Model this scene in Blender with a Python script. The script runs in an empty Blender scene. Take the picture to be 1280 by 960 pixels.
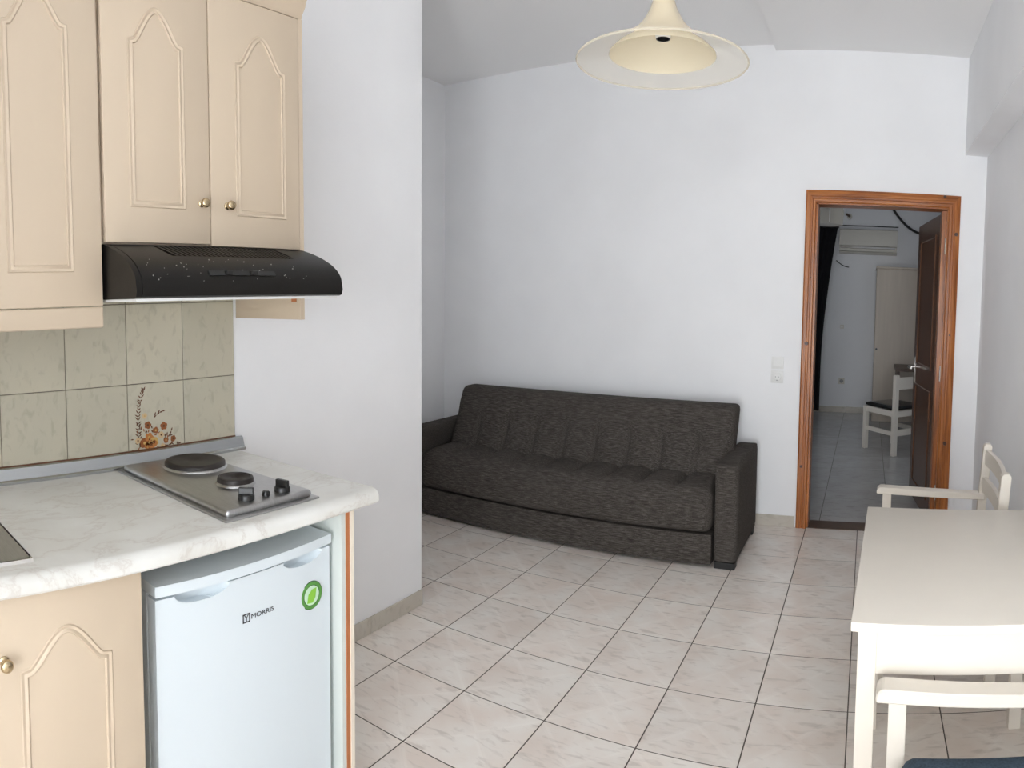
import bpy, bmesh, math, random
from mathutils import Matrix, Vector
random.seed(7)
R = math.radians
scene = bpy.context.scene
COL = scene.collection

# ------------------------------------------------------------------ camera (short phone panorama: cylindrical lens)
YAW, PITCH, ROLL = -0.5285703, -0.0595277, 0.0088952
FOC, VOFF = 842.4566, -59.517                     # pixels of a 1280x960 frame
def make_camera():
    fw = Vector((math.sin(YAW)*math.cos(PITCH), math.cos(YAW)*math.cos(PITCH), math.sin(PITCH)))
    rt = Vector((math.cos(YAW), -math.sin(YAW), 0)); up = rt.cross(fw)
    r2 = rt*math.cos(ROLL)+up*math.sin(ROLL); u2 = -rt*math.sin(ROLL)+up*math.cos(ROLL)
    c = bpy.data.cameras.new('camera'); o = bpy.data.objects.new('camera', c); COL.objects.link(o)
    M = Matrix((r2, u2, -fw)).transposed().to_4x4(); M.translation = Vector((.35092, -1.97079, 1.44205))
    o.matrix_world = M
    c.type = 'PANO'; c.panorama_type = 'CENTRAL_CYLINDRICAL'
    c.central_cylindrical_range_u_min = -640/FOC; c.central_cylindrical_range_u_max = 640/FOC
    c.central_cylindrical_range_v_min = -(480-VOFF)/FOC; c.central_cylindrical_range_v_max = (480+VOFF)/FOC
    c.central_cylindrical_radius = 1.0; c.clip_start = .01
    scene.camera = o
make_camera()

# ------------------------------------------------------------------ world, daylight, exposure
w = bpy.data.worlds.new('sky'); scene.world = w; w.use_nodes = True
w.node_tree.nodes['Background'].inputs[0].default_value = (.80, .88, 1.0, 1)
w.node_tree.nodes['Background'].inputs[1].default_value = .8
def area(name, loc, rot, sx, sy, power, col):
    l = bpy.data.lights.new(name, 'AREA'); l.shape = 'RECTANGLE'; l.size = sx; l.size_y = sy; l.energy = power; l.color = col
    o = bpy.data.objects.new(name, l); COL.objects.link(o); o.location = loc; o.rotation_euler = rot
    return o
area('balcony_door_offscreen', (.39, -4.20, 1.08), (R(97), 0, 0), 1.2, 1.9, 121, (.94, .975, 1.0))
area('bedroom_fill_offscreen', (-1.43, 4.2, 1.4), (R(90), 0, R(-90)), .78, 1.28, 4, (.97, .99, 1.0))  # added fill for the bedroom, shining in through a made-up wall opening
scene.cycles.max_bounces = 14; scene.cycles.diffuse_bounces = 9
vs = scene.view_settings
vs.view_transform = 'Standard'; vs.look = 'None'; vs.exposure = 0.0; vs.gamma = 1.0; vs.use_curve_mapping = False

# ------------------------------------------------------------------ materials
MATS = {}
def mat(name, col, rough=.5, metal=0., spec=.5, bump=None, noise=None, coat=0.):
    """col base colour; noise=(scale, amount, (sx,sy,sz)) varies the value; bump=(scale, strength, (sx,sy,sz))"""
    m = bpy.data.materials.new(name); m.use_nodes = True; t = m.node_tree; b = t.nodes['Principled BSDF']
    b.inputs['Base Color'].default_value = (*col, 1); b.inputs['Roughness'].default_value = rough
    b.inputs['Metallic'].default_value = metal; b.inputs['Specular IOR Level'].default_value = spec
    b.inputs['Coat Weight'].default_value = coat
    def coords(s):
        tc = t.nodes.new('ShaderNodeTexCoord'); mp = t.nodes.new('ShaderNodeMapping')
        mp.inputs['Scale'].default_value = s; t.links.new(tc.outputs['Object'], mp.inputs[0]); return mp.outputs[0]
    if noise:
        sc, am, s = noise
        n = t.nodes.new('ShaderNodeTexNoise'); n.inputs['Scale'].default_value = sc; n.inputs['Detail'].default_value = 6
        t.links.new(coords(s), n.inputs['Vector'])
        r = t.nodes.new('ShaderNodeMapRange'); r.inputs[1].default_value = .3; r.inputs[2].default_value = .7
        r.inputs[3].default_value = 1-am; r.inputs[4].default_value = 1+am*.5
        t.links.new(n.outputs[0], r.inputs[0])
        x = t.nodes.new('ShaderNodeMix'); x.data_type = 'RGBA'; x.blend_type = 'MULTIPLY'; x.inputs[0].default_value = 1
        x.inputs[6].default_value = (*col, 1); t.links.new(r.outputs[0], x.inputs[7]); t.links.new(x.outputs[2], b.inputs['Base Color'])
    if bump:
        sc, st, s = bump
        n = t.nodes.new('ShaderNodeTexNoise'); n.inputs['Scale'].default_value = sc; n.inputs['Detail'].default_value = 4
        t.links.new(coords(s), n.inputs['Vector'])
        bp = t.nodes.new('ShaderNodeBump'); bp.inputs['Strength'].default_value = st; bp.inputs['Distance'].default_value = .002
        t.links.new(n.outputs[0], bp.inputs['Height']); t.links.new(bp.outputs[0], b.inputs['Normal'])
    MATS[name] = m
    return m
ONE = (1, 1, 1)
M = MATS
mat('plaster', (.87, .875, .89), .9, bump=(60, .15, ONE), noise=(2.5, .03, ONE))
mat('plaster_bedroom', (.87, .875, .89), .9, bump=(60, .15, ONE))
mat('ceiling_paint', (.88, .88, .88), .95, bump=(70, .1, ONE))
mat('grout', (.085, .07, .055), .9)
mat('wall_grout', (.16, .14, .11), .9)
mat('cream_laminate', (.59, .485, .365), .42, noise=(3, .04, (1, 1, .15)))
mat('raw_board', (.42, .15, .055), .7)
mat('cream_edge', (.80, .72, .60), .5)
mat('panel_white', (.62, .66, .63), .5)
mat('steel', (.50, .50, .50), .3, 1., noise=(30, .12, (1, 12, 1)), bump=(120, .04, (1, 14, 1)))
mat('steel_dark', (.25, .25, .24), .35, 1.)
mat('chrome', (.75, .73, .70), .12, 1.)
mat('brass', (.55, .44, .28), .2, 1.)
mat('aluminium', (.50, .52, .53), .25, 1.)
mat('cast_iron', (.022, .016, .014), .5, noise=(25, .35, ONE))
mat('black_plastic', (.012, .012, .012), .3)
mat('hood_black', (.008, .007, .006), .42, spec=.3, bump=(300, .12, ONE))
mat('fridge_white', (.66, .725, .765), .3)
mat('fridge_grey', (.50, .60, .66), .4)
mat('door_gasket', (.32, .33, .34), .8)
mat('print_black', (.02, .02, .025), .6)
mat('sticker_green', (.10, .30, .06), .35)
mat('sticker_dark', (.03, .11, .04), .35)
mat('sticker_light', (.55, .75, .55), .35)
mat('sticker_leaf', (.25, .55, .06), .35)
mat('white_plastic', (.80, .80, .79), .35)
mat('socket_grey', (.30, .30, .30), .5)
mat('painted_wood', (.71, .66, .585), .42, noise=(6, .03, (1, 1, 1)))
mat('painted_wood_bedroom', (.71, .66, .585), .42)
mat('wardrobe_laminate', (.60, .52, .43), .5, noise=(4, .06, (6, 6, .4)))
mat('cushion_denim', (.045, .075, .11), .95, noise=(180, .45, ONE), bump=(250, .5, ONE))
mat('black_vinyl', (.01, .01, .01), .2)
mat('curtain_black', (.006, .006, .008), .95)
mat('cable_black', (.01, .01, .01), .5)
mat('door_leaf_wood', (.15, .075, .045), .22, noise=(5, .3, (8, 8, .5)))
mat('air_conditioner_shell', (.68, .65, .58), .35)
mat('desk_wood', (.10, .06, .04), .4)
mat('opal_cream', (.85, .77, .60), .5)
mat('worn_speck', (.35, .34, .32), .8)
mat('sofa_foot', (.01, .01, .01), .5)
mat('leaf_brown', (.13, .05, .02), .4)
mat('flower_orange', (.52, .20, .055), .4)
mat('flower_rust', (.30, .10, .03), .4)
mat('flower_pale', (.62, .45, .25), .4)
mat('flower_yellow', (.58, .38, .12), .4)

def nodes_of(name, rough, spec=.5):
    m = bpy.data.materials.new(name); m.use_nodes = True; t = m.node_tree; b = t.nodes['Principled BSDF']
    b.inputs['Roughness'].default_value = rough; b.inputs['Specular IOR Level'].default_value = spec
    MATS[name] = m
    return m, t, b
def N(t, kind, **kw):
    n = t.nodes.new(kind)
    for k, v in kw.items(): setattr(n, k, v)
    return n
def mixc(t, fac, a, b, blend='MIX'):
    x = t.nodes.new('ShaderNodeMix'); x.data_type = 'RGBA'; x.blend_type = blend
    for sock, v in ((x.inputs[0], fac), (x.inputs[6], a), (x.inputs[7], b)):
        if isinstance(v, (int, float)): sock.default_value = v
        elif isinstance(v, tuple): sock.default_value = (*v, 1)
        else: t.links.new(v, sock)
    return x.outputs[2]
def ramp(t, src, stops):
    r = t.nodes.new('ShaderNodeValToRGB'); e = r.color_ramp.elements
    while len(e) < len(stops): e.new(.5)
    for i, (p, c) in enumerate(stops):
        e[i].position = p; e[i].color = (*c, 1) if isinstance(c, tuple) else (c, c, c, 1)
    t.links.new(src, r.inputs[0]); return r.outputs[0]
def math_n(t, op, a, b=None):
    n = t.nodes.new('ShaderNodeMath'); n.operation = op
    for i, v in enumerate((a, b)):
        if v is None: continue
        if isinstance(v, (int, float)): n.inputs[i].default_value = v
        else: t.links.new(v, n.inputs[i])
    return n.outputs[0]

def tile_material(name, c1, c2, c3, rough, half, vein=.55, inlay=.32):
    """glazed marble-look tile: clouds and streaks different on every tile, a faint inlaid star of darker fields"""
    m, t, b = nodes_of(name, rough)
    tc = N(t, 'ShaderNodeTexCoord'); oi = N(t, 'ShaderNodeObjectInfo')
    comb = N(t, 'ShaderNodeCombineXYZ')
    t.links.new(math_n(t, 'MULTIPLY', oi.outputs['Random'], 37.), comb.inputs[0])
    t.links.new(math_n(t, 'MULTIPLY', oi.outputs['Random'], 91.), comb.inputs[1])
    add = N(t, 'ShaderNodeVectorMath', operation='ADD'); t.links.new(tc.outputs['Object'], add.inputs[0]); t.links.new(comb.outputs[0], add.inputs[1])
    mp = N(t, 'ShaderNodeMapping'); mp.inputs['Rotation'].default_value = (R(35), R(35), R(35)); mp.inputs['Scale'].default_value = (1, 3.2, 1.8)
    t.links.new(add.outputs[0], mp.inputs[0])
    n1 = N(t, 'ShaderNodeTexNoise'); n1.inputs['Scale'].default_value = 5; n1.inputs['Detail'].default_value = 5; t.links.new(add.outputs[0], n1.inputs['Vector'])
    n2 = N(t, 'ShaderNodeTexNoise'); n2.inputs['Scale'].default_value = 13; n2.inputs['Detail'].default_value = 8; n2.inputs['Distortion'].default_value = .6
    t.links.new(mp.outputs[0], n2.inputs['Vector'])
    col = mixc(t, ramp(t, n1.outputs[0], [(.35, 0.), (.65, 1.)]), c1, c2)
    v = ramp(t, n2.outputs[0], [(.54, 0.), (.70, vein)])
    col = mixc(t, v, col, c3)
    if inlay:
        sx = N(t, 'ShaderNodeSeparateXYZ'); t.links.new(tc.outputs['Object'], sx.inputs[0])
        ax = math_n(t, 'ABSOLUTE', sx.outputs[0]); ay = math_n(t, 'ABSOLUTE', sx.outputs[1])
        d = math_n(t, 'ABSOLUTE', math_n(t, 'SUBTRACT', ax, ay))
        line = ramp(t, d, [(.0, inlay*.55), (.012, inlay*.55), (.016, 0.)])
        col = mixc(t, line, col, tuple(min(1, x*1.1) for x in c1))
        wedge = math_n(t, 'GREATER_THAN', ax, ay)
        col = mixc(t, math_n(t, 'MULTIPLY', wedge, inlay*.35), col, tuple(x*.82 for x in c2))
    rnd = N(t, 'ShaderNodeMapRange'); rnd.inputs[3].default_value = .94; rnd.inputs[4].default_value = 1.04
    t.links.new(oi.outputs['Random'], rnd.inputs[0])
    col = mixc(t, 1., col, rnd.outputs[0], 'MULTIPLY')
    t.links.new(col, b.inputs['Base Color'])
    return m
tile_material('floor_tile', (.84, .80, .745), (.77, .68, .61), (.52, .46, .41), .2, .165)
tile_material('skirting_tile', (.60, .565, .50), (.55, .50, .43), (.40, .36, .30), .3, .165, inlay=0)
tile_material('bedroom_tile', (.48, .48, .475), (.43, .425, .415), (.33, .32, .31), .18, .2, inlay=0)
tile_material('kitchen_tile', (.58, .54, .425), (.54, .51, .405), (.38, .35, .27), .25, .1, vein=.45, inlay=0)

def marble():
    m, t, b = nodes_of('worktop_marble', .3)
    tc = N(t, 'ShaderNodeTexCoord')
    n0 = N(t, 'ShaderNodeTexNoise'); n0.inputs['Scale'].default_value = 4.5; n0.inputs['Detail'].default_value = 9; n0.inputs['Roughness'].default_value = .62; n0.inputs['Distortion'].default_value = .5
    mp0 = N(t, 'ShaderNodeMapping'); mp0.inputs['Rotation'].default_value = (0, 0, R(20)); mp0.inputs['Scale'].default_value = (1.9, .9, 1); t.links.new(tc.outputs['Object'], mp0.inputs[0]); t.links.new(mp0.outputs[0], n0.inputs['Vector'])
    d = math_n(t, 'ABSOLUTE', math_n(t, 'SUBTRACT', n0.outputs[0], .5))
    vein = ramp(t, d, [(.0, .42), (.010, .16), (.035, 0.)])
    n1 = N(t, 'ShaderNodeTexNoise'); n1.inputs['Scale'].default_value = 7; n1.inputs['Detail'].default_value = 4; t.links.new(tc.outputs['Object'], n1.inputs['Vector'])
    base = mixc(t, ramp(t, n1.outputs[0], [(.35, 0.), (.65, 1.)]), (.74, .74, .71), (.66, .65, .61))
    t.links.new(mixc(t, vein, base, (.46, .40, .35)), b.inputs['Base Color'])
marble()

def pine():
    m, t, b = nodes_of('pine_varnish', .28)
    tc = N(t, 'ShaderNodeTexCoord'); oi = N(t, 'ShaderNodeObjectInfo')
    mp = N(t, 'ShaderNodeMapping'); mp.inputs['Scale'].default_value = (26, 26, 1.2); t.links.new(tc.outputs['Object'], mp.inputs[0])
    n = N(t, 'ShaderNodeTexNoise'); n.inputs['Scale'].default_value = 2; n.inputs['Detail'].default_value = 5; n.inputs['Distortion'].default_value = .8
    t.links.new(mp.outputs[0], n.inputs['Vector'])
    col = ramp(t, n.outputs[0], [(.3, (.19, .055, .012)), (.5, (.36, .115, .026)), (.7, (.50, .19, .05))])
    t.links.new(col, b.inputs['Base Color'])
    m2, t2, b2 = nodes_of('pine_varnish_cross', .28)
    tc = N(t2, 'ShaderNodeTexCoord'); mp = N(t2, 'ShaderNodeMapping'); mp.inputs['Scale'].default_value = (1.2, 26, 26); t2.links.new(tc.outputs['Object'], mp.inputs[0])
    n = N(t2, 'ShaderNodeTexNoise'); n.inputs['Scale'].default_value = 2; n.inputs['Detail'].default_value = 5; n.inputs['Distortion'].default_value = .8
    t2.links.new(mp.outputs[0], n.inputs['Vector'])
    col = ramp(t2, n.outputs[0], [(.3, (.19, .055, .012)), (.5, (.36, .115, .026)), (.7, (.50, .19, .05))])
    t2.links.new(col, b2.inputs['Base Color'])
pine()
mat('pine_knot', (.05, .014, .006), .35)

def sofa_fabric():
    m, t, b = nodes_of('sofa_fabric', .95, .15)
    tc = N(t, 'ShaderNodeTexCoord')
    mp = N(t, 'ShaderNodeMapping'); mp.inputs['Scale'].default_value = (22, 300, 300); t.links.new(tc.outputs['Object'], mp.inputs[0])
    n = N(t, 'ShaderNodeTexNoise'); n.inputs['Scale'].default_value = 1.; n.inputs['Detail'].default_value = 5; t.links.new(mp.outputs[0], n.inputs['Vector'])
    n2 = N(t, 'ShaderNodeTexNoise'); n2.inputs['Scale'].default_value = 260; t.links.new(tc.outputs['Object'], n2.inputs['Vector'])
    f = math_n(t, 'ADD', math_n(t, 'MULTIPLY', n.outputs[0], .7), math_n(t, 'MULTIPLY', n2.outputs[0], .3))
    t.links.new(ramp(t, f, [(.36, (.030, .026, .022)), (.5, (.062, .054, .048)), (.64, (.125, .112, .102))]), b.inputs['Base Color'])
    bp = N(t, 'ShaderNodeBump'); bp.inputs['Strength'].default_value = .5; bp.inputs['Distance'].default_value = .002
    t.links.new(f, bp.inputs['Height']); t.links.new(bp.outputs[0], b.inputs['Normal'])
sofa_fabric()

def frosted():
    m = bpy.data.materials.new('frosted_glass'); m.use_nodes = True; t = m.node_tree; t.nodes.clear()
    o = N(t, 'ShaderNodeOutputMaterial'); tr = N(t, 'ShaderNodeBsdfTransparent'); tr.inputs[0].default_value = (.97, .95, .91, 1)
    d = N(t, 'ShaderNodeBsdfTranslucent'); d.inputs[0].default_value = (.86, .82, .72, 1)
    d2 = N(t, 'ShaderNodeBsdfDiffuse'); d2.inputs[0].default_value = (.86, .82, .74, 1)
    a = N(t, 'ShaderNodeMixShader'); a.inputs[0].default_value = .5; t.links.new(d.outputs[0], a.inputs[1]); t.links.new(d2.outputs[0], a.inputs[2])
    b = N(t, 'ShaderNodeMixShader'); b.inputs[0].default_value = .42; t.links.new(tr.outputs[0], b.inputs[1]); t.links.new(a.outputs[0], b.inputs[2])
    t.links.new(b.outputs[0], o.inputs[0]); MATS['frosted_glass'] = m
frosted()
def opal():
    m = MATS['opal_cream']; b = m.node_tree.nodes['Principled BSDF']
    b.inputs['Subsurface Weight'].default_value = 0
    t = m.node_tree; o = t.nodes['Material Output']
    tl = N(t, 'ShaderNodeBsdfTranslucent'); tl.inputs[0].default_value = (.88, .80, .62, 1)
    x = N(t, 'ShaderNodeMixShader'); x.inputs[0].default_value = .45
    t.links.new(b.outputs[0], x.inputs[1]); t.links.new(tl.outputs[0], x.inputs[2]); t.links.new(x.outputs[0], o.inputs[0])
opal()

# ------------------------------------------------------------------ mesh helpers
def V3(*a): return Vector(a)
class B:
    """collects shapes in one bmesh; build() links it as one mesh object"""
    def __init__(s): s.bm = bmesh.new()
    def _add(s, tmp, mi=0):
        me = bpy.data.meshes.new('t'); 
        for f in tmp.faces: f.material_index = mi
        tmp.to_mesh(me); tmp.free(); s.bm.from_mesh(me); bpy.data.meshes.remove(me); return s
    def box(s, lo, hi, bev=0., seg=2, mi=0, taper=None):
        t = bmesh.new(); bmesh.ops.create_cube(t, size=1)
        for v in t.verts:
            v.co = Vector((lo[i]+(hi[i]-lo[i])*(v.co[i]+.5) for i in range(3)))
        if bev: bmesh.ops.bevel(t, geom=list(t.edges), offset=bev, segments=seg, affect='EDGES', profile=.5)
        return s._add(t, mi)
    def prism(s, pts, axis, a, b, bev=0., seg=1, mi=0):
        """closed 2-D outline pts extruded along axis from a to b; pts are the other two coordinates in xyz order"""
        t = bmesh.new()
        def P(p, h):
            q = list(p); q.insert(axis, h); return q
        f = t.faces.new([t.verts.new(P(p, a)) for p in pts])
        e = bmesh.ops.extrude_face_region(t, geom=[f]); 
        for v in e['geom']:
            if isinstance(v, bmesh.types.BMVert): v.co[axis] = b
        bmesh.ops.recalc_face_normals(t, faces=t.faces[:])
        if bev: bmesh.ops.bevel(t, geom=list(t.edges), offset=bev, segments=seg, affect='EDGES', profile=.5, clamp_overlap=True)
        return s._add(t, mi)
    def cyl(s, p0, p1, r0, r1=None, seg=20, mi=0, caps=True):
        r1 = r0 if r1 is None else r1; p0, p1 = Vector(p0), Vector(p1); d = p1-p0
        t = bmesh.new(); bmesh.ops.create_cone(t, cap_ends=caps, segments=seg, radius1=r0, radius2=r1, depth=d.length)
        bmesh.ops.transform(t, matrix=Matrix.Translation((p0+p1)/2) @ d.to_track_quat('Z', 'Y').to_matrix().to_4x4(), verts=t.verts)
        return s._add(t, mi)
    def lathe(s, prof, c=(0, 0, 0), seg=40, mi=0, axis='Z'):
        t = bmesh.new(); rings = []
        for r, z in prof:
            if r < 1e-6: rings.append([t.verts.new((0, 0, z))]); continue
            rings.append([t.verts.new((r*math.cos(2*math.pi*k/seg), r*math.sin(2*math.pi*k/seg), z)) for k in range(seg)])
        for a, b in zip(rings, rings[1:]):
            for k in range(seg):
                j = (k+1) % seg
                if len(a) == 1 and len(b) == 1: continue
                if len(a) == 1: t.faces.new((a[0], b[j], b[k]))
                elif len(b) == 1: t.faces.new((a[k], a[j], b[0]))
                else: t.faces.new((a[k], a[j], b[j], b[k]))
        m = Matrix.Translation(c)
        if axis == 'X': m = m @ Matrix.Rotation(R(90), 4, 'Y')
        if axis == 'Y': m = m @ Matrix.Rotation(R(-90), 4, 'X')
        bmesh.ops.transform(t, matrix=m, verts=t.verts)
        bmesh.ops.recalc_face_normals(t, faces=t.faces[:])
        return s._add(t, mi)
    def sweep(s, path, prof, up=(0, 0, 1), closed=False, mi=0):
        """profile [(side, up)] carried along a path with mitred corners"""
        t = bmesh.new(); n = len(path); path = [Vector(p) for p in path]; up = Vector(up); rings = []
        for i, p in enumerate(path):
            a = path[i-1] if (i or closed) else None; b = path[(i+1) % n] if (i < n-1 or closed) else None
            d1 = (p-a).normalized() if a is not None else None; d2 = (b-p).normalized() if b is not None else None
            d = (d1+d2).normalized() if d1 is not None and d2 is not None else (d1 if d1 is not None else d2)
            side = d.cross(up).normalized(); k = 1.
            if d1 is not None and d2 is not None: k = 1/max(.35, abs(d.dot(d1)))
            u = side.cross(d).normalized()
            rings.append([t.verts.new(p+side*x*k+u*y) for x, y in prof])
        m = len(prof)
        for i in range(n if closed else n-1):
            a, b = rings[i], rings[(i+1) % n]
            for j in range(m): t.faces.new((a[j], a[(j+1) % m], b[(j+1) % m], b[j]))
        if not closed: t.faces.new(rings[0]); t.faces.new(rings[-1][::-1])
        bmesh.ops.recalc_face_normals(t, faces=t.faces[:])
        return s._add(t, mi)
    def tube(s, path, r, seg=8, mi=0):
        d = (Vector(path[-1])-Vector(path[0])); up = (0, 0, 1) if abs(d.normalized().z) < .9 else (0, 1, 0)
        return s.sweep(path, [(r*math.cos(2*math.pi*k/seg), r*math.sin(2*math.pi*k/seg)) for k in range(seg)], up=up, mi=mi)
    def soft(s, lo, hi, r, n=(10, 10, 10), fn=None, mi=0):
        """rounded cushion-like box; fn(point, uvw) moves its points"""
        t = bmesh.new(); lo, hi = Vector(lo), Vector(hi); c = (lo+hi)/2; h = (hi-lo)/2; vs_ = {}
        def vert(i, j, k):
            if (i, j, k) in vs_: return vs_[(i, j, k)]
            u = Vector((i/n[0]*2-1, j/n[1]*2-1, k/n[2]*2-1)); p = Vector((u[q]*h[q] for q in range(3)))
            rr = min(r, *h); q = Vector((max(-(h[a]-rr), min(h[a]-rr, p[a])) for a in range(3))); d = p-q
            if d.length > 1e-9: p = q+d.normalized()*rr
            if fn: p = fn(p.copy(), u)
            vs_[(i, j, k)] = t.verts.new(c+p); return vs_[(i, j, k)]
        for ax in range(3):
            o1, o2 = [a for a in range(3) if a != ax]
            for side in (0, n[ax]):
                for a in range(n[o1]):
                    for b in range(n[o2]):
                        q = []
                        for da, db in ((0, 0), (1, 0), (1, 1), (0, 1)):
                            x = [0, 0, 0]; x[ax] = side; x[o1] = a+da; x[o2] = b+db; q.append(vert(*x))
                        t.faces.new(q)
        bmesh.ops.recalc_face_normals(t, faces=t.faces[:])
        return s._add(t, mi)
    def flat(s, pts, mi=0):
        t = bmesh.new(); t.faces.new([t.verts.new(p) for p in pts]); return s._add(t, mi)
    def mesh(s, name, mats, off=(0, 0, 0), smooth=False):
        me = bpy.data.meshes.new(name); bmesh.ops.translate(s.bm, verts=s.bm.verts, vec=-Vector(off)); s.bm.to_mesh(me); s.bm.free()
        for m in (mats if isinstance(mats, (list, tuple)) else [mats]): me.materials.append(MATS[m])
        if smooth:
            for p in me.polygons: p.use_smooth = True
            try: me.set_sharp_from_angle(angle=R(smooth if smooth > 1 else 40))
            except Exception: pass
        return me
OFF = {}
def link(name, data, parent=None):
    o = bpy.data.objects.new(name, data); COL.objects.link(o)
    if parent is not None: o.parent = parent
    return o
def root_of(o):
    while o.parent: o = o.parent
    return o
def tag(o, label, cat=None, group=None, kind=None):
    o['label'] = label
    if cat: o['category'] = cat
    if group: o['group'] = group
    if kind: o['kind'] = kind
    return o
def thing(name, label, cat, loc=(0, 0, 0), rz=0., local=False, group=None, kind=None):
    o = link(name, None); o.location = loc; o.rotation_euler = (0, 0, rz); o.empty_display_size = .1
    OFF[o.name] = Vector((0, 0, 0)) if local else Vector(loc)
    return tag(o, label, cat, group, kind)
def part(name, b, mats, parent, smooth=False, label=None):
    o = link(name, b.mesh(name, mats, OFF[root_of(parent).name], smooth), parent)
    if label: o['label'] = label
    return o
def solo(name, b, mats, label, cat, loc=(0, 0, 0), smooth=False, group=None, kind=None):
    o = link(name, b.mesh(name, mats, loc, smooth)); o.location = loc; OFF[o.name] = Vector(loc)
    return tag(o, label, cat, group, kind)
def copy_tree(o, parent=None):
    c = o.copy(); COL.objects.link(c); c.parent = parent
    for ch in list(o.children): copy_tree(ch, c)
    return c

# ------------------------------------------------------------------ dimensions of the room
WX, AX, RX = -1.545, -2.735, 1.06          # kitchen wall face, alcove wall face, right wall face
BY, BT, RY = 2.27, .15, -4.05             # back wall face, its thickness, wall behind the camera
CY = .458                                  # outer corner of the kitchen wall
H = 3.04
TX, TY = .33, .3498                        # floor tile pitch
ZW = .912                                  # worktop top

# ------------------------------------------------------------------ the shell
def structure(name, b, m, label, cat, smooth=False): return solo(name, b, m, label, cat, smooth=smooth, kind='structure')
fl = structure('floor', B().box((AX-.1, RY-.1, -.12), (RX+.1, BY+.001, -.0007)), 'grout', 'beige marble-look tiled floor of the living room', 'floor')
def tiles(parent, x0, x1, y0, y1, px, py, gx, gy, gap, m, name='floor_tile', z0=-.009):
    full = None
    i0, i1 = math.floor((x0-gx)/px), math.ceil((x1-gx)/px); j0, j1 = math.floor((y0-gy)/py), math.ceil((y1-gy)/py)
    for i in range(i0, i1):
        for j in range(j0, j1):
            a, b_ = max(x0, gx+i*px+gap/2), min(x1, gx+(i+1)*px-gap/2); c, d = max(y0, gy+j*py+gap/2), min(y1, gy+(j+1)*py-gap/2)
            if b_-a < .012 or d-c < .012: continue
            whole = b_-a > px-gap-.001 and d-c > py-gap-.001
            cx, cy = (gx+(i+.5)*px, gy+(j+.5)*py)
            if whole and full: me = full
            else:
                bb = B(); bb.box((a-cx, c-cy, z0), (b_-cx, d-cy, 0), 0); me = None
                bm = bb.bm; top = [e for e in bm.edges if all(v.co.z > -.001 for v in e.verts)]
                bmesh.ops.bevel(bm, geom=top, offset=.0008, segments=1, affect='EDGES')
                me = bb.mesh(name, m)
                if whole: full = me
            o = link(name, me, parent); o.location = (cx, cy, 0)
G = .0042
tiles(fl, WX, RX, RY, 2*TY, TX, TY, 0, 0, G, 'floor_tile')
tiles(fl, AX, WX, CY, 2*TY, TX, TY, 0, 0, G, 'floor_tile')
tiles(fl, AX, RX, 2*TY, BY-.001, TX, TY, 0, 0, G, 'floor_tile')

wl = structure('wall_left', B().box((WX-.2, RY, 0), (WX, CY, H)), 'plaster', 'white plaster wall behind the kitchen with cream tiled splashback', 'wall')
structure('wall_alcove', B().box((AX-.1, CY-.2, 0), (AX, BY+BT, H)).box((AX, CY-.2, 0), (WX-.2, CY, H)), 'plaster', 'white plaster wall enclosing the sofa alcove', 'wall')
DX0, DX1, DZ = -.012, .848, 2.10          # door opening in the back wall
structure('wall_back', B().box((AX, BY, 0), (DX0, BY+BT, H)).box((DX1, BY, 0), (RX+.1, BY+BT, H)).box((DX0, BY, DZ), (DX1, BY+BT, H)),
          'plaster', 'white back wall behind the sofa with the bedroom doorway', 'wall')
structure('wall_right', B().box((RX, RY, 0), (RX+.1, BY, H)), 'plaster', 'white right wall beside the dining table', 'wall')
structure('trim_1', B().box((.918, RY, 2.404), (RX, BY, 3.004)), 'plaster', 'boxed white beam running along the top of the right wall', 'beam')
structure('ceiling', B().box((AX-.1, RY-.1, H), (-.285, BY+BT, H+.1)).box((-.285, RY-.1, 3.004), (RX+.1, BY+BT, H+.1)), 'ceiling_paint', 'pale grey ceiling with a shallow step above the sofa', 'ceiling')
structure('wall_rear', B().box((WX-.2, RY-.12, 0), (-.26, RY, H)).box((1.03, RY-.12, 0), (RX+.1, RY, H)).box((-.26, RY-.12, 2.42), (1.03, RY, H)), 'plaster', 'white wall with the open balcony doorway', 'wall')
structure('wall_shade_block', B().box((WX-.2, RY, 0), (-.30, -2.60, H)), 'plaster', 'added white block shading the kitchen from the balcony light', 'wall')  # unseen block, added to keep balcony light off the near kitchen
d2 = thing('door_2', 'white frame of the open balcony doorway', 'door', (.2, RY, 0), kind='structure')
part('jamb', B().box((-.26, RY-.12, 0), (-.21, RY+.01, 2.37)), 'white_plastic', d2)
part('jamb', B().box((.98, RY-.12, 0), (1.03, RY+.01, 2.37)), 'white_plastic', d2)
part('lintel', B().box((-.26, RY-.12, 2.37), (1.03, RY+.01, 2.42)), 'white_plastic', d2)

# skirting of cut floor tiles
def skirting(name, label, runs):
    o = thing(name, label, 'baseboard', kind='structure')
    for axis, fixed, sgn, a, b_, z in runs:
        n = max(1, round(abs(b_-a)/.33)); st = (b_-a)/n
        for k in range(n):
            p, q = a+k*st, a+(k+1)*st; p, q = min(p, q)+.0008, max(p, q)-.0008
            f0, f1 = sorted((fixed, fixed+sgn*.009))
            if axis == 'y': part('skirting_tile', B().box((f0, p, .0), (f1, q, z), .0015, 1), 'skirting_tile', o)
            else: part('skirting_tile', B().box((p, f0, .0), (q, f1, z), .0015, 1), 'skirting_tile', o)
skirting('baseboard_left', 'beige tile skirting along the foot of the kitchen wall', [('y', WX, 1, -.62, CY, .072)])
skirting('baseboard_back', 'beige tile skirting between the sofa and the door frame', [('x', BY, -1, AX+.01, -.075, .072), ('x', BY, -1, .935, RX, .072)])
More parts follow.
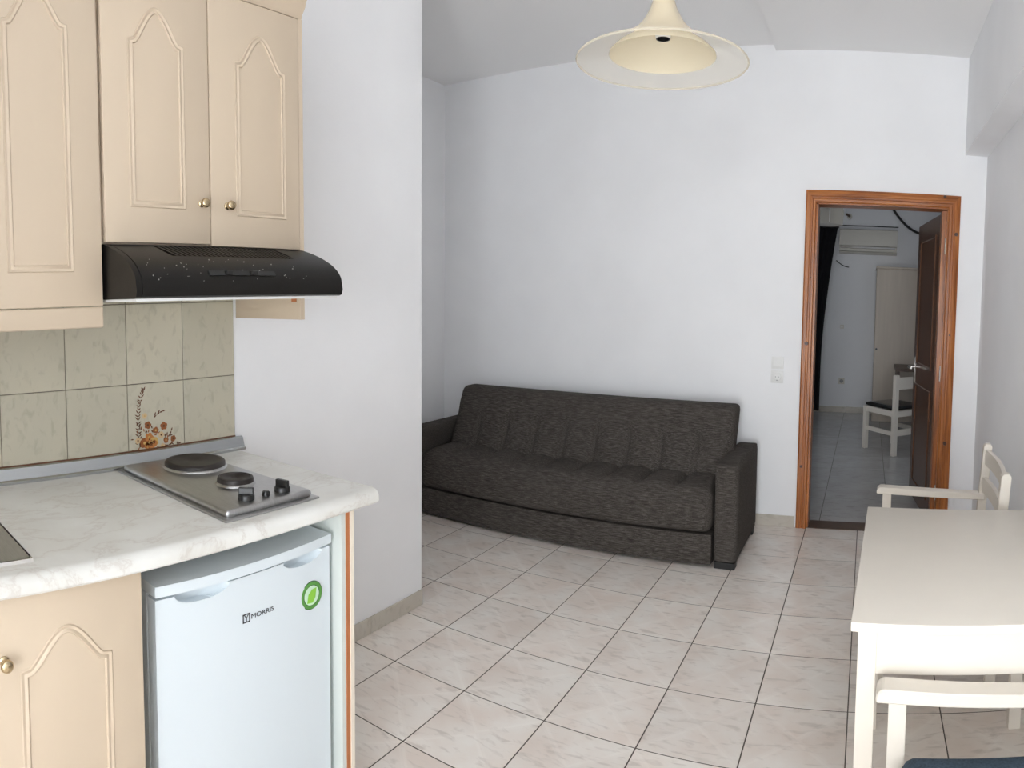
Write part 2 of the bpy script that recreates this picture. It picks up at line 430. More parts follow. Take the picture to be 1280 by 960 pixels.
skirting('baseboard_right', 'beige tile skirting along the foot of the right wall', [('y', RX, -1, RY, BY-.01, .072)])

# ------------------------------------------------------------------ splashback tiles, one with a printed bunch of flowers
KY, KZ, KW, KH = -.598, 1.172, .2085, .255
def leaf(b, c, ang, ln, wd, mi, X):
    ca, sa = math.cos(ang), math.sin(ang); pts = []
    for u, v in ((0, 0), (.3, .5), (.65, .42), (1, 0), (.65, -.42), (.3, -.5)):
        y, z = c[0]+ln*u*ca-wd*v*sa, c[1]+ln*u*sa+wd*v*ca; pts.append((X, y, z))
    b.flat(pts, mi)
def disc(b, c, r, mi, X, n=10, wob=.0):
    b.flat([(X, c[0]+r*(1+wob*(k % 2))*math.cos(2*math.pi*k/n), c[1]+r*(1+wob*(k % 2))*math.sin(2*math.pi*k/n)) for k in range(n)], mi)
me_full = None
for i in range(9):
    for j in range(-1, 2):
        y1 = KY-i*KW; y0 = y1-KW; z0 = KZ+j*KH; z1 = z0+KH
        if j == 1: z1 = min(z1, 1.66)
        cy, cz = (y0+y1)/2, (z0+z1)/2
        hy, hz = KW/2-.0012, (z1-z0)/2-.0012
        bb = B().box((0, -hy, -hz), (.008, hy, hz)); top = [e for e in bb.bm.edges if all(v.co.x > .004 for v in e.verts)]
        bmesh.ops.bevel(bb.bm, geom=top, offset=.0012, segments=1, affect='EDGES')
        o = link('wall_tile', bb.mesh('wall_tile', 'kitchen_tile'), wl); o.location = (WX, cy, cz)
        if i == 1 and j == -1:
            fb = B(); X = .0084; S = KW/565.
            q = lambda px, py: (-KW/2+(px-50)*S, KH/2-(py-80)*S*.93)
            stem = [(206, 135), (185, 180), (165, 260), (150, 340), (148, 430), (150, 520), (155, 600)]
            for k in range(18):
                f = k/17*(len(stem)-1); a = min(int(f), len(stem)-2); g = f-a
                px, py = stem[a][0]*(1-g)+stem[a+1][0]*g, stem[a][1]*(1-g)+stem[a+1][1]*g
                for sg in (-1, 1): leaf(fb, q(px, py), R(90+sg*(42+random.uniform(-22, 22))), .010+.008*random.random(), .0042, 0, X)
            for px, py, an in ((300, 410, 35), (330, 385, 25), (360, 368, 15), (385, 358, 10), (310, 395, 70), (345, 375, 60), (460, 590, 60), (475, 560, 70), (440, 610, 40), (455, 600, 10), (430, 600, 80), (415, 610, 100)):
                leaf(fb, q(px, py), R(an), .014, .005, 0, X)
            for k in range(90):
                px = random.uniform(100, 560); lim = 440+max(0, (px-180))*.62+random.uniform(0, 60); py = random.uniform(lim, 735)
                if py > 735: continue
                leaf(fb, q(px, py), random.uniform(0, 6.28), .012, .0045, random.choice((0, 0, 2)), X)
            for px, py, r, mi in ((240, 475, 34, 2), (210, 385, 26, 3), (318, 532, 30, 2), (400, 500, 36, 2), (372, 582, 30, 3), (495, 632, 28, 2), (140, 610, 28, 3), (420, 640, 26, 2), (250, 590, 40, 1), (205, 640, 46, 2), (300, 640, 44, 4), (265, 650, 64, 1), (385, 690, 24, 3)):
                c = q(px, py); rr = r*S
                for k in range(5):
                    an = 2*math.pi*k/5+px
                    disc(fb, (c[0]+rr*.55*math.cos(an), c[1]+rr*.55*math.sin(an)), rr*.5, mi, X+.0002+.00002*k)
                disc(fb, c, rr*.3, random.choice((0, 4)), X+.0005)
            for k in range(40):
                an = random.uniform(0, 6.28); r = random.uniform(5, 58); disc(fb, q(265+r*math.cos(an), 650+r*math.sin(an)), .0022, random.choice((2, 4, 0, 1)), X+.0007, 6)
            po = link('flower_print', fb.mesh('flower_print', ['leaf_brown', 'flower_orange', 'flower_rust', 'flower_pale', 'flower_yellow']), o)
            po['label'] = 'printed bunch of orange and brown flowers'
# thin grout bed behind the tiles
part('grout_bed', B().box((WX-.001, KY-9*KW, KZ-KH), (WX+.0055, KY, 1.66)), 'wall_grout', wl)

# ------------------------------------------------------------------ kitchen doors with an arched bead
def arch(y0, y1, zb, zs, za, n=7):
    """cathedral outline: bottom, sides up to the shoulders zs, S-curves to the apex za"""
    ym = (y0+y1)/2; half = (y1-y0)/2; pts = [(y0, zb), (y0, zs)]
    for k in range(1, 2*n):
        u = k/(2*n)                                          # left half: from shoulder to apex
        s_ = u**.82; s_ = s_*s_*(3-2*s_)
        pts.append((y0+half*(.10+.90*u), zs+(za-zs)*s_))
    left = pts[2:]
    pts += [(ym, za)] + [(2*ym-y, z) for y, z in reversed(left)] + [(y1, zs), (y1, zb)]
    return pts
BEAD = [(-.009, 0), (-.0065, .0026), (-.003, .0012), (0, -.0002), (.003, .0024), (.0065, .0034), (.009, 0), (.009, -.002), (-.009, -.002)]
def kitchen_door(parent, X, y0, y1, z0, z1, frame, knob_at, t=.018, arched=True):
    d = part('door', B().box((X-t, y0, z0), (X, y1, z1), .003, 2), 'cream_laminate', parent, smooth=True)
    by0, by1, zb, zs, za = frame
    pts = arch(by0, by1, zb, zs, za)
    part('door_molding', B().sweep([(X, y, z) for y, z in pts], BEAD, up=(1, 0, 0), closed=True), 'cream_laminate', d, smooth=60)
    if knob_at:
        y, z = knob_at
        part('knob', B().lathe([(0, .0), (.010, .0), (.010, .002), (.006, .004), (.0048, .010), (.0075, .014), (.0125, .018), (.0135, .022), (.0115, .0265), (.007, .029), (0, .030)], (X, y, z), 24, axis='X'), 'brass', d, smooth=60)
    return d
UX = -1.2
def cornice(b, y0, y1, z, ret=True):
    prof = [(0, 0), (.012, .0), (.016, .012), (.03, .03), (.034, .045), (.045, .055), (.045, .066), (0, .066)]
    b.sweep([(UX-.02, y0, z), (UX-.02, y1, z)], prof, up=(0, 0, 1))
uc = thing('wall_cabinet', 'cream two-door wall cabinet mounted directly above the black range hood', 'cabinet', (WX+.17, -.92, 1.585))
part('body', B().box((WX, -1.253, 1.585), (UX-.02, -.598, 2.278)), 'cream_laminate', uc)
part('side_panel', B().box((WX+.002, -.597, 1.37), (UX-.004, -.579, 2.278), .001, 1), 'cream_laminate', uc)
part('peg_hole_cover', B().box((UX-.045, -.5985, 1.425), (UX-.022, -.5972, 1.452)), 'raw_board', uc, label='small brown square on the side panel')
kitchen_door(uc, UX, -1.250, -.929, 1.588, 2.274, (-1.168, -1.016, 1.688, 2.10, 2.185), (-.958, 1.698))
kitchen_door(uc, UX, -.926, -.600, 1.584, 2.274, (-.831, -.662, 1.68, 2.093, 2.181), (-.872, 1.697))
cb = B(); cornice(cb, -1.257, -.579, 2.279); part('cornice', cb, 'cream_laminate', uc, smooth=50)
nc = thing('wall_cabinet', 'cream wall cabinet hanging lower than its neighbour, with a light rail below its arched door', 'cabinet', (WX+.17, -1.57, 1.372))
part('body', B().box((WX, -1.91, 1.43), (UX-.02, -1.262, 2.278)), 'cream_laminate', nc)
kitchen_door(nc, UX, -1.585, -1.2605, 1.427, 2.274, (-1.502, -1.347, 1.522, 2.106, 2.193), None)
kitchen_door(nc, UX, -1.91, -1.588, 1.427, 2.274, (-1.828, -1.67, 1.522, 2.106, 2.193), (-1.62, 1.54))
part('light_rail', B().box((UX-.022, -1.91, 1.372), (UX+.001, -1.2605, 1.425), .005, 3), 'cream_laminate', nc, smooth=True)
cb = B(); cornice(cb, -1.91, -1.262, 2.279); part('cornice', cb, 'cream_laminate', nc, smooth=50)

# ------------------------------------------------------------------ range hood
hd = thing('range_hood', 'black curved range hood with slotted top above the hob', 'range hood', (WX+.2, -.92, 1.44))
prof = [(WX+.01, 1.583), (UX-.006, 1.583)]
x0, z0, x1, z1 = UX-.006, 1.583, -1.035, 1.478
A0 = .86
def hood_curve(u):
    a = A0+u*(math.pi/2-A0); x = x0+(x1-x0)*(math.sin(a)-math.sin(A0))/(1-math.sin(A0)); z = z1+(z0-z1)*math.cos(a)/math.cos(A0)
    tx, tz = (x1-x0)*math.cos(a)/(1-math.sin(A0)), -(z0-z1)*math.sin(a)/math.cos(A0); l = math.hypot(tx, tz)
    return x, z, -tz/l, tx/l
for k in range(1, 13):
    prof.append(hood_curve(k/12)[:2])
prof += [(-1.032, 1.462), (-1.036, 1.447), (-1.046, 1.443), (WX+.01, 1.443)]
VY0, VY1, VU0, VU1 = -1.117, -.708, .03, .36
def vented():
    p = [(WX+.01, 1.583), (UX-.006, 1.583), hood_curve(VU0)[:2]]
    for u, d in ((VU0, .013), (VU1, .013)):
        x, z, nx, nz = hood_curve(u); p.append((x-nx*d, z-nz*d))
    p.append(hood_curve(VU1)[:2]); p += [hood_curve(k/12)[:2] for k in range(1, 13) if k/12 > VU1+.01]
    return p + prof[-4:]
sh = B().prism(prof, 1, -1.236, VY0).prism(vented(), 1, VY0, VY1).prism(prof, 1, VY1, -.585)
part('shell', sh, 'hood_black', hd, smooth=30)
part('end_cap', B().prism([(x-.002 if z > 1.5 else x, z) for x, z in prof], 1, -1.253, -1.2375), 'hood_black', hd, smooth=30)
part('underside', B().box((WX+.02, -1.245, 1.436), (-1.05, -.592, 1.4425)), 'white_plastic', hd)
def hood_pt(u, lift=.0):
    x, z, nx, nz = hood_curve(u)
    return x+nx*lift, z+nz*lift
(ax, az), (bx, bz) = hood_curve(VU0)[:2], hood_curve(VU1)[:2]
_, _, nx_, nz_ = hood_curve((VU0+VU1)/2)
for k in range(27):                            # slanting ribs; the gaps between them are open
    y = VY0-.007+k*.0152; w_ = .0075; rb = B(); t = rb.bm
    q = [(ax, y, az), (ax, y+w_, az), (bx, y+.011+w_, bz), (bx, y+.011, bz)]
    q = [(x_, min(max(y_, VY0), VY1), z_) for x_, y_, z_ in q]
    if q[1][1]-q[0][1] < .001 or q[2][1]-q[3][1] < .001: rb.bm.free(); continue
    top = [t.verts.new((x_+nx_*.0006, y_, z_+nz_*.0006)) for x_, y_, z_ in q]; bot = [t.verts.new((x_-nx_*.004, y_, z_-nz_*.004)) for x_, y_, z_ in q]
    t.faces.new(top); t.faces.new(bot[::-1])
    for a in range(4): t.faces.new((top[a], bot[a], bot[(a+1) % 4], top[(a+1) % 4]))
    bmesh.ops.recalc_face_normals(t, faces=t.faces[:])
    part('vent_rib', rb, 'hood_black', hd)
sp_b = B()                                    # grease specks on the front
for k in range(46):
    u_, y_ = random.uniform(.45, .97), random.uniform(-1.22, -.72); px_, pz_ = hood_pt(u_, .0012); r_ = random.choice((.0008, .001, .0016))
    sp_b.cyl((px_-.0012, y_, pz_), (px_+.0004, y_, pz_), r_, seg=6)
part('speck', sp_b, 'worn_speck', hd)['kind'] = 'stuff'
pb = B(); (ax, az), (bx, bz), (ex, ez), (fx, fz) = hood_pt(.74, .0), hood_pt(.84, .0), hood_pt(.84, .004), hood_pt(.74, .004)
pb.prism([(ax, az), (bx, bz), (ex, ez), (fx, fz)], 1, -1.045, -.833)
sp = part('switch_panel', pb, 'black_plastic', hd)
for y in (-.985, -.905):
    kx, kz = hood_pt(.79, .005); part('slider', B().box((kx-.006, y-.011, kz-.006), (kx+.006, y+.011, kz+.006), .002), 'black_plastic', sp)

for o in (uc, nc, hd): o.location.y += .013
# ------------------------------------------------------------------ worktop and what is under it
FX = -.90
wt = thing('worktop', 'white marble-look kitchen worktop with rounded front edge', 'worktop', (-1.2, -1.4, ZW-.04))
pr = [(WX+.009, ZW-.04), (WX+.009, ZW), (-.892, ZW)]
for k in range(1, 8): 
    a = k/8*math.pi/2; pr.append((-.892+.026*math.sin(a), ZW-.026+.026*math.cos(a)))
pr += [(-.866, ZW-.034), (-.871, ZW-.04)]
part('slab', B().prism(pr, 1, -2.5, -.604), 'worktop_marble', wt, smooth=30)
part('end_band', B().prism([(x, z) for x, z in pr], 1, -.604, -.6025), 'worktop_marble', wt)
rl = thing('splashback_rail', 'aluminium sealing strip where the worktop meets the wall tiles', 'trim strip', (WX+.02, -1.4, ZW))
rp = [(WX+.0085, ZW), (WX+.0085, ZW+.042), (WX+.014, ZW+.045), (WX+.020, ZW+.042), (WX+.031, ZW+.012), (WX+.038, ZW+.008), (WX+.038, ZW)]
part('rail', B().prism(rp, 1, -2.5, -.59), 'aluminium', rl, smooth=30)
part('end_cap', B().prism(rp, 1, -.59, -.575), 'aluminium', rl)
part('sealant', B().box((WX+.008, -2.5, ZW+.0445), (WX+.0115, -.60, ZW+.049)), 'leaf_brown', rl)

bc = thing('base_cabinet', 'cream base cabinet with an arched door and brass knob next to the fridge', 'cabinet', (-1.2, -1.6, 0))
part('body', B().box((WX+.01, -1.92, .10), (FX-.02, -1.312, .868)), 'cream_laminate', bc)
kitchen_door(bc, FX, -1.660, -1.3145, .105, .860, (-1.583, -1.397, .2, .700, .776), (-1.624, .736))
part('plinth', B().box((WX+.05, -1.92, .0), (FX-.06, -1.312, .10)), 'cream_laminate', bc)
bc2 = thing('base_cabinet', 'cream base cabinet underneath the sink', 'cabinet', (-1.2, -2.2, 0))
part('body', B().box((WX+.01, -2.5, .10), (FX-.02, -1.925, .868)), 'cream_laminate', bc2)
kitchen_door(bc2, FX, -2.495, -1.93, .105, .860, (-2.4, -2.02, .2, .700, .776), (-1.96, .722))
part('plinth', B().box((WX+.05, -2.5, .0), (FX-.06, -1.925, .10)), 'cream_laminate', bc2)
bd = bc.children
part('side_door', B().box((FX-.018, -1.92, .105), (FX, -1.664, .860), .003), 'cream_laminate', bc)

ep = thing('end_panel', 'upright end panel with a bare orange-brown edge beside the fridge', 'panel', (-1.2, -.69, 0))
part('inner_board', B().box((WX+.02, -.712, .0), (FX-.004, -.697, ZW-.041)), 'panel_white', ep)
part('bare_edge', B().box((FX-.0045, -.697, .0), (FX-.001, -.684, ZW-.041)), 'raw_board', ep, label='orange-brown bare chipboard edge')
part('outer_board', B().box((WX+.02, -.697, .0), (FX-.0045, -.684, ZW-.041)).box((WX+.02, -.684, 0), (FX+.002, -.670, ZW-.041)), 'cream_edge', ep)
for z in (.49, .12): part('screw', B().cyl((-.96, -.7125, z), (-.96, -.7145, z), .004, seg=10), 'steel_dark', ep)

# ------------------------------------------------------------------ fridge
fr = thing('mini_fridge', 'white under-counter fridge with a green round sticker on its door', 'fridge', (-1.2, -1.0, 0))
FY0, FY1, FXD = -1.266, -.732, -.925
part('body', B().box((WX+.05, FY0, .03), (FXD-.045, FY1, .775), .004), 'fridge_white', fr)
def bow(y, d=.012): 
    u = (y-(FY0+FY1)/2)/((FY1-FY0)/2); return d*(1-u*u)
def bowed(x0_, y0, y1, xf, z0_, z1_, d, bev=.004, n=16, name='', mats='fridge_white'):
    pts = [(x0_, y0), (x0_, y1)] + [(xf+bow(y1+(y0-y1)*k/n, d), y1+(y0-y1)*k/n) for k in range(n+1)]
    return B().prism(pts, 2, z0_, z1_)
lid = bowed(WX+.05, FY0-.002, FY1+.002, FXD, .779, .804, .016)
part('top_lid', lid, 'fridge_white', fr, smooth=40)
GRIPS = ((-1.215, -1.07), (-.90, -.765))
db = bowed(FXD-.042, FY0, FY1, FXD-.006, .09, .746, .010)
def grip_layer(z0_, z1_, f):
    pts = [(FXD-.042, FY0), (FXD-.042, FY1)]
    for k in range(121):
        y = FY1+(FY0-FY1)*k/120; x = FXD-.006+bow(y, .010)
        for a, b_ in GRIPS:
            u = (y-(a+b_)/2)/((b_-a)/2*f)
            if abs(u) < 1: x -= .026*(1-u*u)**.5
        pts.append((x, y))
    db.prism(pts, 2, z0_, z1_)
for k in range(24): grip_layer(.746+.001*k, .746+.001*(k+1), max(.06, (1-((23-k)/24)**2)**.5))   # the hollow widens upwards
door = part('door', db, 'fridge_white', fr, smooth=40)
part('gasket', B().box((FXD-.05, FY0+.006, .769), (FXD-.030, FY1-.004, .7795)), 'door_gasket', fr)
part('kick_plate', B().box((WX+.1, FY0+.01, .0), (FXD-.06, FY1-.01, .088)), 'fridge_grey', fr)
def text_mesh(s, size):
    c = bpy.data.curves.new('lettering', 'FONT'); c.body = s; c.size = size; c.extrude = .0003
    o = bpy.data.objects.new('tmp', c); COL.objects.link(o); bpy.context.view_layer.update()
    me = bpy.data.meshes.new_from_object(o.evaluated_get(bpy.context.evaluated_depsgraph_get())); bpy.data.objects.remove(o); return me
lx = FXD-.006+bow(-.98, .010)+.0008
tm = text_mesh('MORRIS', .0165); tm.materials.append(M['print_black'])
bmx = bmesh.new(); bmx.from_mesh(tm)
bmesh.ops.transform(bmx, matrix=Matrix(((0, 0, 1, lx), (1.25, 0, 0, -1.008), (0, 1, 0, .661), (0, 0, 0, 1))), verts=bmx.verts); bmx.to_mesh(tm); bmx.free()
tb = B(); tb.bm.from_mesh(tm)
part('lettering', tb, 'print_black', door)
lg = B(); y, z = -1.033, .656
for a, b_ in (((y, z), (y+.003, z+.022)), ((y+.019, z), (y+.022, z+.022)), ((y, z+.0195), (y+.022, z+.022)), ((y, z), (y+.022, z+.0025)), ((y+.0098, z+.003), (y+.0122, z+.012))):
    lg.box((lx-.0002, a[0], a[1]), (lx+.0003, b_[0], b_[1]))
lg.prism([(y+.004, z+.019), (y+.0065, z+.019), (y+.0125, z+.011), (y+.010, z+.011)], 0, lx-.0002, lx+.0003)
lg.prism([(y+.018, z+.019), (y+.0155, z+.019), (y+.0098, z+.011), (y+.0122, z+.011)], 0, lx-.0002, lx+.0003)
part('emblem', lg, 'print_black', door)
sx_ = FXD-.006+bow(-.805, .010)
st = part('sticker', B().lathe([(0, 0), (.038, 0), (.038, .0012), (0, .0016)], (sx_, -.804, .657), 32, axis='X'), 'sticker_dark', door, label='round green sticker')
part('sticker_ring', B().lathe([(.036, .0014), (.036, .0022), (.028, .0024), (.028, .0014)], (sx_, -.804, .657), 32, axis='X'), 'sticker_green', st)
part('sticker_face', B().lathe([(0, .0026), (.026, .0020)], (sx_, -.804, .657), 32, axis='X'), 'sticker_light', st)
lf = B(); lf.flat([(sx_+.0031, -.804+1.25*a, .657+1.25*b_) for a, b_ in ((-.014, -.014), (.002, -.016), (.010, -.006), (.013, .014), (.0, .013), (-.010, .004))]); part('sticker_emblem', lf, 'sticker_leaf', st)

# ------------------------------------------------------------------ hob and sink
hb = thing('electric_hob', 'stainless steel two-plate electric hob set in the worktop', 'hob', (-1.2, -.935, ZW))
HX0, HX1, HY0, HY1 = -1.492, -.918, -1.078, -.778
part('rim', B().box((HX0, HY0, ZW), (HX1, HY1, ZW+.006), .0025, 2), 'steel', hb, smooth=True)
tr = B().box((HX0+.012, HY0+.012, ZW+.004), (HX1-.014, HY1-.012, ZW+.024), .010, 4); tray = part('tray', tr, 'steel', hb, smooth=60)
zt = ZW+.024
for cx_, cy_, r in ((-1.345, -.890, .092), (-1.118, -.905, .050)):
    p = part('hotplate', B().lathe([(r, .004), (r, .014), (r*.96, .018), (r*.86, .0185), (r*.84, .0165), (r*.55, .0165), (r*.53, .0155), (r*.25, .0155), (r*.22, .014), (0, .014)], (cx_, cy_, zt), 48), 'cast_iron', hb, smooth=50)
    part('trim_ring', B().lathe([(r+.006, .0), (r+.004, .004), (r+.001, .006), (r+.001, .0)], (cx_, cy_, zt), 48), 'steel', p, smooth=60)
for cx_, cy_, a in ((-.980, -.972, 40), (-.975, -.858, 10)):
    k = part('control_knob', B().lathe([(0, 0), (.021, 0), (.021, .010), (.019, .013), (0, .013)], (cx_, cy_, zt), 28), 'black_plastic', hb, smooth=40)
    gb = B().box((-.019, -.006, .012), (.019, .006, .030), .002); bmesh.ops.transform(gb.bm, matrix=Matrix.Translation((cx_, cy_, zt)) @ Matrix.Rotation(R(a), 4, 'Z'), verts=gb.bm.verts)
    part('knob_grip', gb, 'black_plastic', k)
part('pilot_lamp', B().lathe([(0, 0), (.010, 0), (.010, .010), (.008, .013), (0, .014)], (-.970, -.917, zt), 20), 'black_plastic', hb, smooth=40)
sk = thing('kitchen_sink', 'stainless steel inset sink with a round bowl set in the worktop', 'sink', (-1.2, -1.9, ZW))
SX0, SX1, SY0, SY1 = -1.40, -.935, -2.33, -1.545
def ring_plate(outer, inner_c, inner_r, z, n=48):
    b = B(); t = b.bm; vo, vi = [], []
    x0_, x1_, y0_, y1_ = outer
    for k in range(n):
        a = 2*math.pi*(k+.5)/n; c_, s_ = math.cos(a), math.sin(a)
        tx = ((x1_ if c_ > 0 else x0_)-inner_c[0])/c_ if abs(c_) > 1e-6 else 1e9; ty = ((y1_ if s_ > 0 else y0_)-inner_c[1])/s_ if abs(s_) > 1e-6 else 1e9
        tt = min(tx, ty); vo.append(t.verts.new((inner_c[0]+tt*c_, inner_c[1]+tt*s_, z))); vi.append(t.verts.new((inner_c[0]+inner_r*c_, inner_c[1]+inner_r*s_, z)))
    for k in range(n): j = (k+1) % n; t.faces.new((vo[k], vo[j], vi[j], vi[k]))
    return b
part('rim', ring_plate((SX0, SX1, SY0, SY1), (-1.17, -1.80), .19, ZW+.007), 'steel', sk)
part('rim_edge', B().sweep([(SX0, SY0, ZW), (SX1, SY0, ZW), (SX1, SY1, ZW), (SX0, SY1, ZW)], [(-.004, 0), (.002, 0), (.0, .007), (-.004, .007)], closed=True), 'chrome', sk)
part('bowl', B().lathe([(.19, .007), (.186, .0), (.18, -.0), (.186, .0065), (.182, .0068)], (-1.17, -1.80, ZW), 48).lathe([(.19, .0071), (.183, .003), (0, .0015)], (-1.17, -1.80, ZW), 48), 'steel', sk, smooth=50)

# ------------------------------------------------------------------ sofa
sf = thing('sofa', 'dark grey woven three-seat sofa bed against the back wall', 'sofa', (-1.37, 1.8, 0))
SXL, SXR = -2.36, -.437
def chan(u, n=9): return abs(math.sin(math.pi*u*n))**.45
part('base', B().soft((SXL, 1.485, .012), (SXR, 2.12, .185), .012, (24, 6, 3), lambda p, u: p-V3(0, .02*(1-u.x*u.x)*(1 if u.y < 0 else 0), 0)), 'sofa_fabric', sf, smooth=60)
def seatfn(p, u):
    x = (u.x+1)/2
    if u.y < 0: p.y -= .03*(1-u.x*u.x)*(-u.y)
    if u.z > 0:
        fade = max(0, min(1, (u.y+.80)/.3))
        p.z += .030*chan(x)*fade*u.z - .030*fade*u.z + .018*math.cos(u.y*1.4)*u.z-.01
        if u.y < -.55: p.z -= .05*((-.55-u.y)/.45)**2*u.z
    return p
part('seat_cushion', B().soft((SXL+.004, 1.47, .187), (SXR-.004, 1.96, .435), .05, (108, 22, 8), seatfn), 'sofa_fabric', sf, smooth=70)
def backfn(p, u):
    x = (u.x+1)/2
    if u.y < 0:
        fade = max(0, min(1, (.45-u.z)/.4))
        p.y += (-.026*chan(x)+.026)*fade*(-u.y)
    h = (u.z+1)/2
    p.y += .20*h; p.z -= 0.0
    return p
part('backrest', B().soft((SXL+.015, 1.755, .40), (SXR+.03, 1.90, .81), .035, (108, 6, 24), backfn), 'sofa_fabric', sf, smooth=70)
for x0_, x1_ in ((-.432, -.300), (-2.50, -2.362)):
    part('armrest', B().soft((x0_, 1.487, .035), (x1_, 2.14, .565), .022, (6, 14, 12)), 'sofa_fabric', sf, smooth=70)
for x in (-.425, -2.49):
    for y in (1.495, 2.06): part('foot', B().box((x, y, 0), (x+.115, y+.06, .036), .003), 'sofa_foot', sf)

# ------------------------------------------------------------------ switch and socket on the back wall
sw = thing('light_switch', 'white light switch on the wall between the sofa and the door', 'switch', (-.215, BY, 1.055))
part('plate', B().box((-.255, BY-.010, 1.015), (-.175, BY, 1.093), .003), 'white_plastic', sw, smooth=True)
part('rocker', B().box((-.242, BY-.014, 1.028), (-.188, BY-.009, 1.080), .002), 'white_plastic', sw)
so = thing('wall_socket', 'white power socket on the wall just below the light switch', 'socket', (-.215, BY, .965))
part('plate', B().box((-.255, BY-.010, .925), (-.175, BY, 1.003), .003), 'white_plastic', so, smooth=True)
part('well', B().lathe([(.027, .0), (.027, .007), (.024, .007), (.022, .001), (0, .001)], (-.215, BY-.010, .964), 28).bm and B().lathe([(.024, 0), (.028, .004), (.031, .004), (.031, 0)], (-.215, BY-.0148, .964), 28, axis='Y'), 'white_plastic', so, smooth=50)
for dx in (-.0095, .0095): part('pin_hole', B().cyl((-.215+dx, BY-.0104, .964), (-.215+dx, BY-.0112, .964), .0032, seg=10), 'socket_grey', so)
part('earth_clip', B().box((-.219, BY-.0135, .940), (-.211, BY-.0105, .945)), 'socket_grey', so)

# ------------------------------------------------------------------ pendant lamp
LP = (-.214, -.228, 2.068)
pl = thing('pendant_lamp', 'flared cream and frosted glass pendant lamp hanging from the ceiling', 'pendant lamp', LP)
outer = [(.229, .0), (.2295, .003), (.215, .008), (.19, .018), (.16, .032), (.13, .047), (.10, .064), (.078, .080), (.06, .098), (.047, .118), (.036, .140), (.028, .165), (.024, .190)]
part('glass_shade', B().lathe(outer, LP, 72), 'frosted_glass', pl, smooth=80)
part('shade_rim', B().lathe([(.2285, -.002), (.2315, .0015), (.2285, .005), (.226, .0015), (.2285, -.002)], LP, 72), 'frosted_glass', pl, smooth=80)
inner = [(.143, .018), (.142, .022), (.120, .042), (.095, .058), (.074, .074), (.056, .092), (.043, .112), (.032, .136), (.024, .165), (.021, .190)]
part('inner_shade', B().lathe(inner, LP, 64), 'opal_cream', pl, smooth=80)
sk2 = part('bulb_holder', B().lathe([(.0165, .13), (.0165, .064), (.019, .062), (.0205, .066), (.0205, .13), (.014, .15), (0, .15)], LP, 32), 'white_plastic', pl, smooth=40)
part('bulb_socket', B().lathe([(.019, .0618), (.016, .0618), (.016, .125), (0, .125)], LP, 28), 'black_plastic', sk2, smooth=40)
part('collar', B().lathe([(.0245, .182), (.027, .188), (.027, .205), (.018, .212), (.006, .22), (.0, .22)], LP, 32), 'raw_board', pl, smooth=40)
part('cord', B().cyl((LP[0], LP[1], LP[2]+.21), (LP[0], LP[1], 3.0), .004, seg=10), 'white_plastic', pl)
part('ceiling_rose', B().lathe([(0, .90), (.012, .902), (.045, .93), (.05, 3.0039-LP[2] if LP[0] > -.285 else H-LP[2]), (0, 3.0039-LP[2] if LP[0] > -.285 else H-LP[2])], LP, 32), 'white_plastic', pl, smooth=40)

# ------------------------------------------------------------------ dining table and armchairs
TR = R(-2.4)
tb_ = thing('dining_table', 'cream painted wooden dining table beside the right wall', 'table', (.640, -.120, 0), TR, local=True)
tw, tl, th = .285, .425, .75
part('table_top', B().box((-tw, -tl, th-.022), (tw, tl, th), .003, 2), 'painted_wood', tb_, smooth=True)
for sx in (-1, 1):
    for sy in (-1, 1):
        x, y = sx*(tw-.037), sy*(tl-.037)
        part('leg', B().box((x-.021, y-.021, 0), (x+.021, y+.021, th-.022), .002), 'painted_wood', tb_)
for sx in (-1, 1): x = sx*(tw-.032); part('apron', B().box((x-.009, -tl+.058, th-.122), (x+.009, tl-.058, th-.022), .001), 'painted_wood', tb_)
for sy in (-1, 1): y = sy*(tl-.028); part('apron', B().box((-tw+.058, y-.009, th-.122), (tw-.058, y+.009, th-.022), .001), 'painted_wood', tb_)

def armchair(name, label, loc, rz):
    """local: faces -x; x 0 = arm tips, 0.52 = back; y 0 = middle"""
    c = thing(name, label, 'chair', loc, rz, local=True)
    W = .27; P = 'painted_wood'
    for s in (-1, 1):
        y = s*W
        part('leg', B().box((.028, y-.019, 0), (.066, y+.019, .612), .002), P, c)
        part('leg', B().prism([(.440, 0), (.480, 0), (.478, .42), (.505, .835), (.498, .846), (.476, .846), (.467, .835), (.440, .42)], 1, y-.019, y+.019, .002), P, c)
        a = [(.002, .612), (.0, .622), (.004, .634), (.015, .642), (.03, .642), (.48, .626), (.48, .598), (.03, .612)]
        part('armrest', B().prism(a, 1, y-.027, y+.027, .003), P, c)
        part('stretcher', B().box((.06, y-.011, .17), (.445, y+.011, .205), .001), P, c)
        part('seat_rail', B().box((.06, y-.012, .355), (.445, y+.012, .41), .001), P, c)
    part('seat_rail', B().box((.036, -W+.019, .355), (.06, W-.019, .41), .001), P, c)
    part('seat', B().box((.03, -W+.022, .41), (.468, W-.022, .428), .003), P, c)
    for z0_, z1_, xo in ((.755, .822, .482), (.635, .70, .474)):
        path = [(xo+.022*(1-(k/10-1)**2), -W+.015+(2*W-.03)*k/20, (z0_+z1_)/2) for k in range(21)]
        hh = (z1_-z0_)/2
        part('back_slat', B().sweep(path, [(-.009, -hh), (.009, -hh), (.009, hh), (-.009, hh)]), P, c, smooth=30)
    return c
armchair('armchair', 'cream wooden armchair with empty seat between the table and the bedroom door', (.402, .72, 0), R(-3))
armchair('armchair', 'cream wooden armchair carrying a blue-grey cushion, at the table end away from the door', (.380, -.845, 0), R(-3.5))
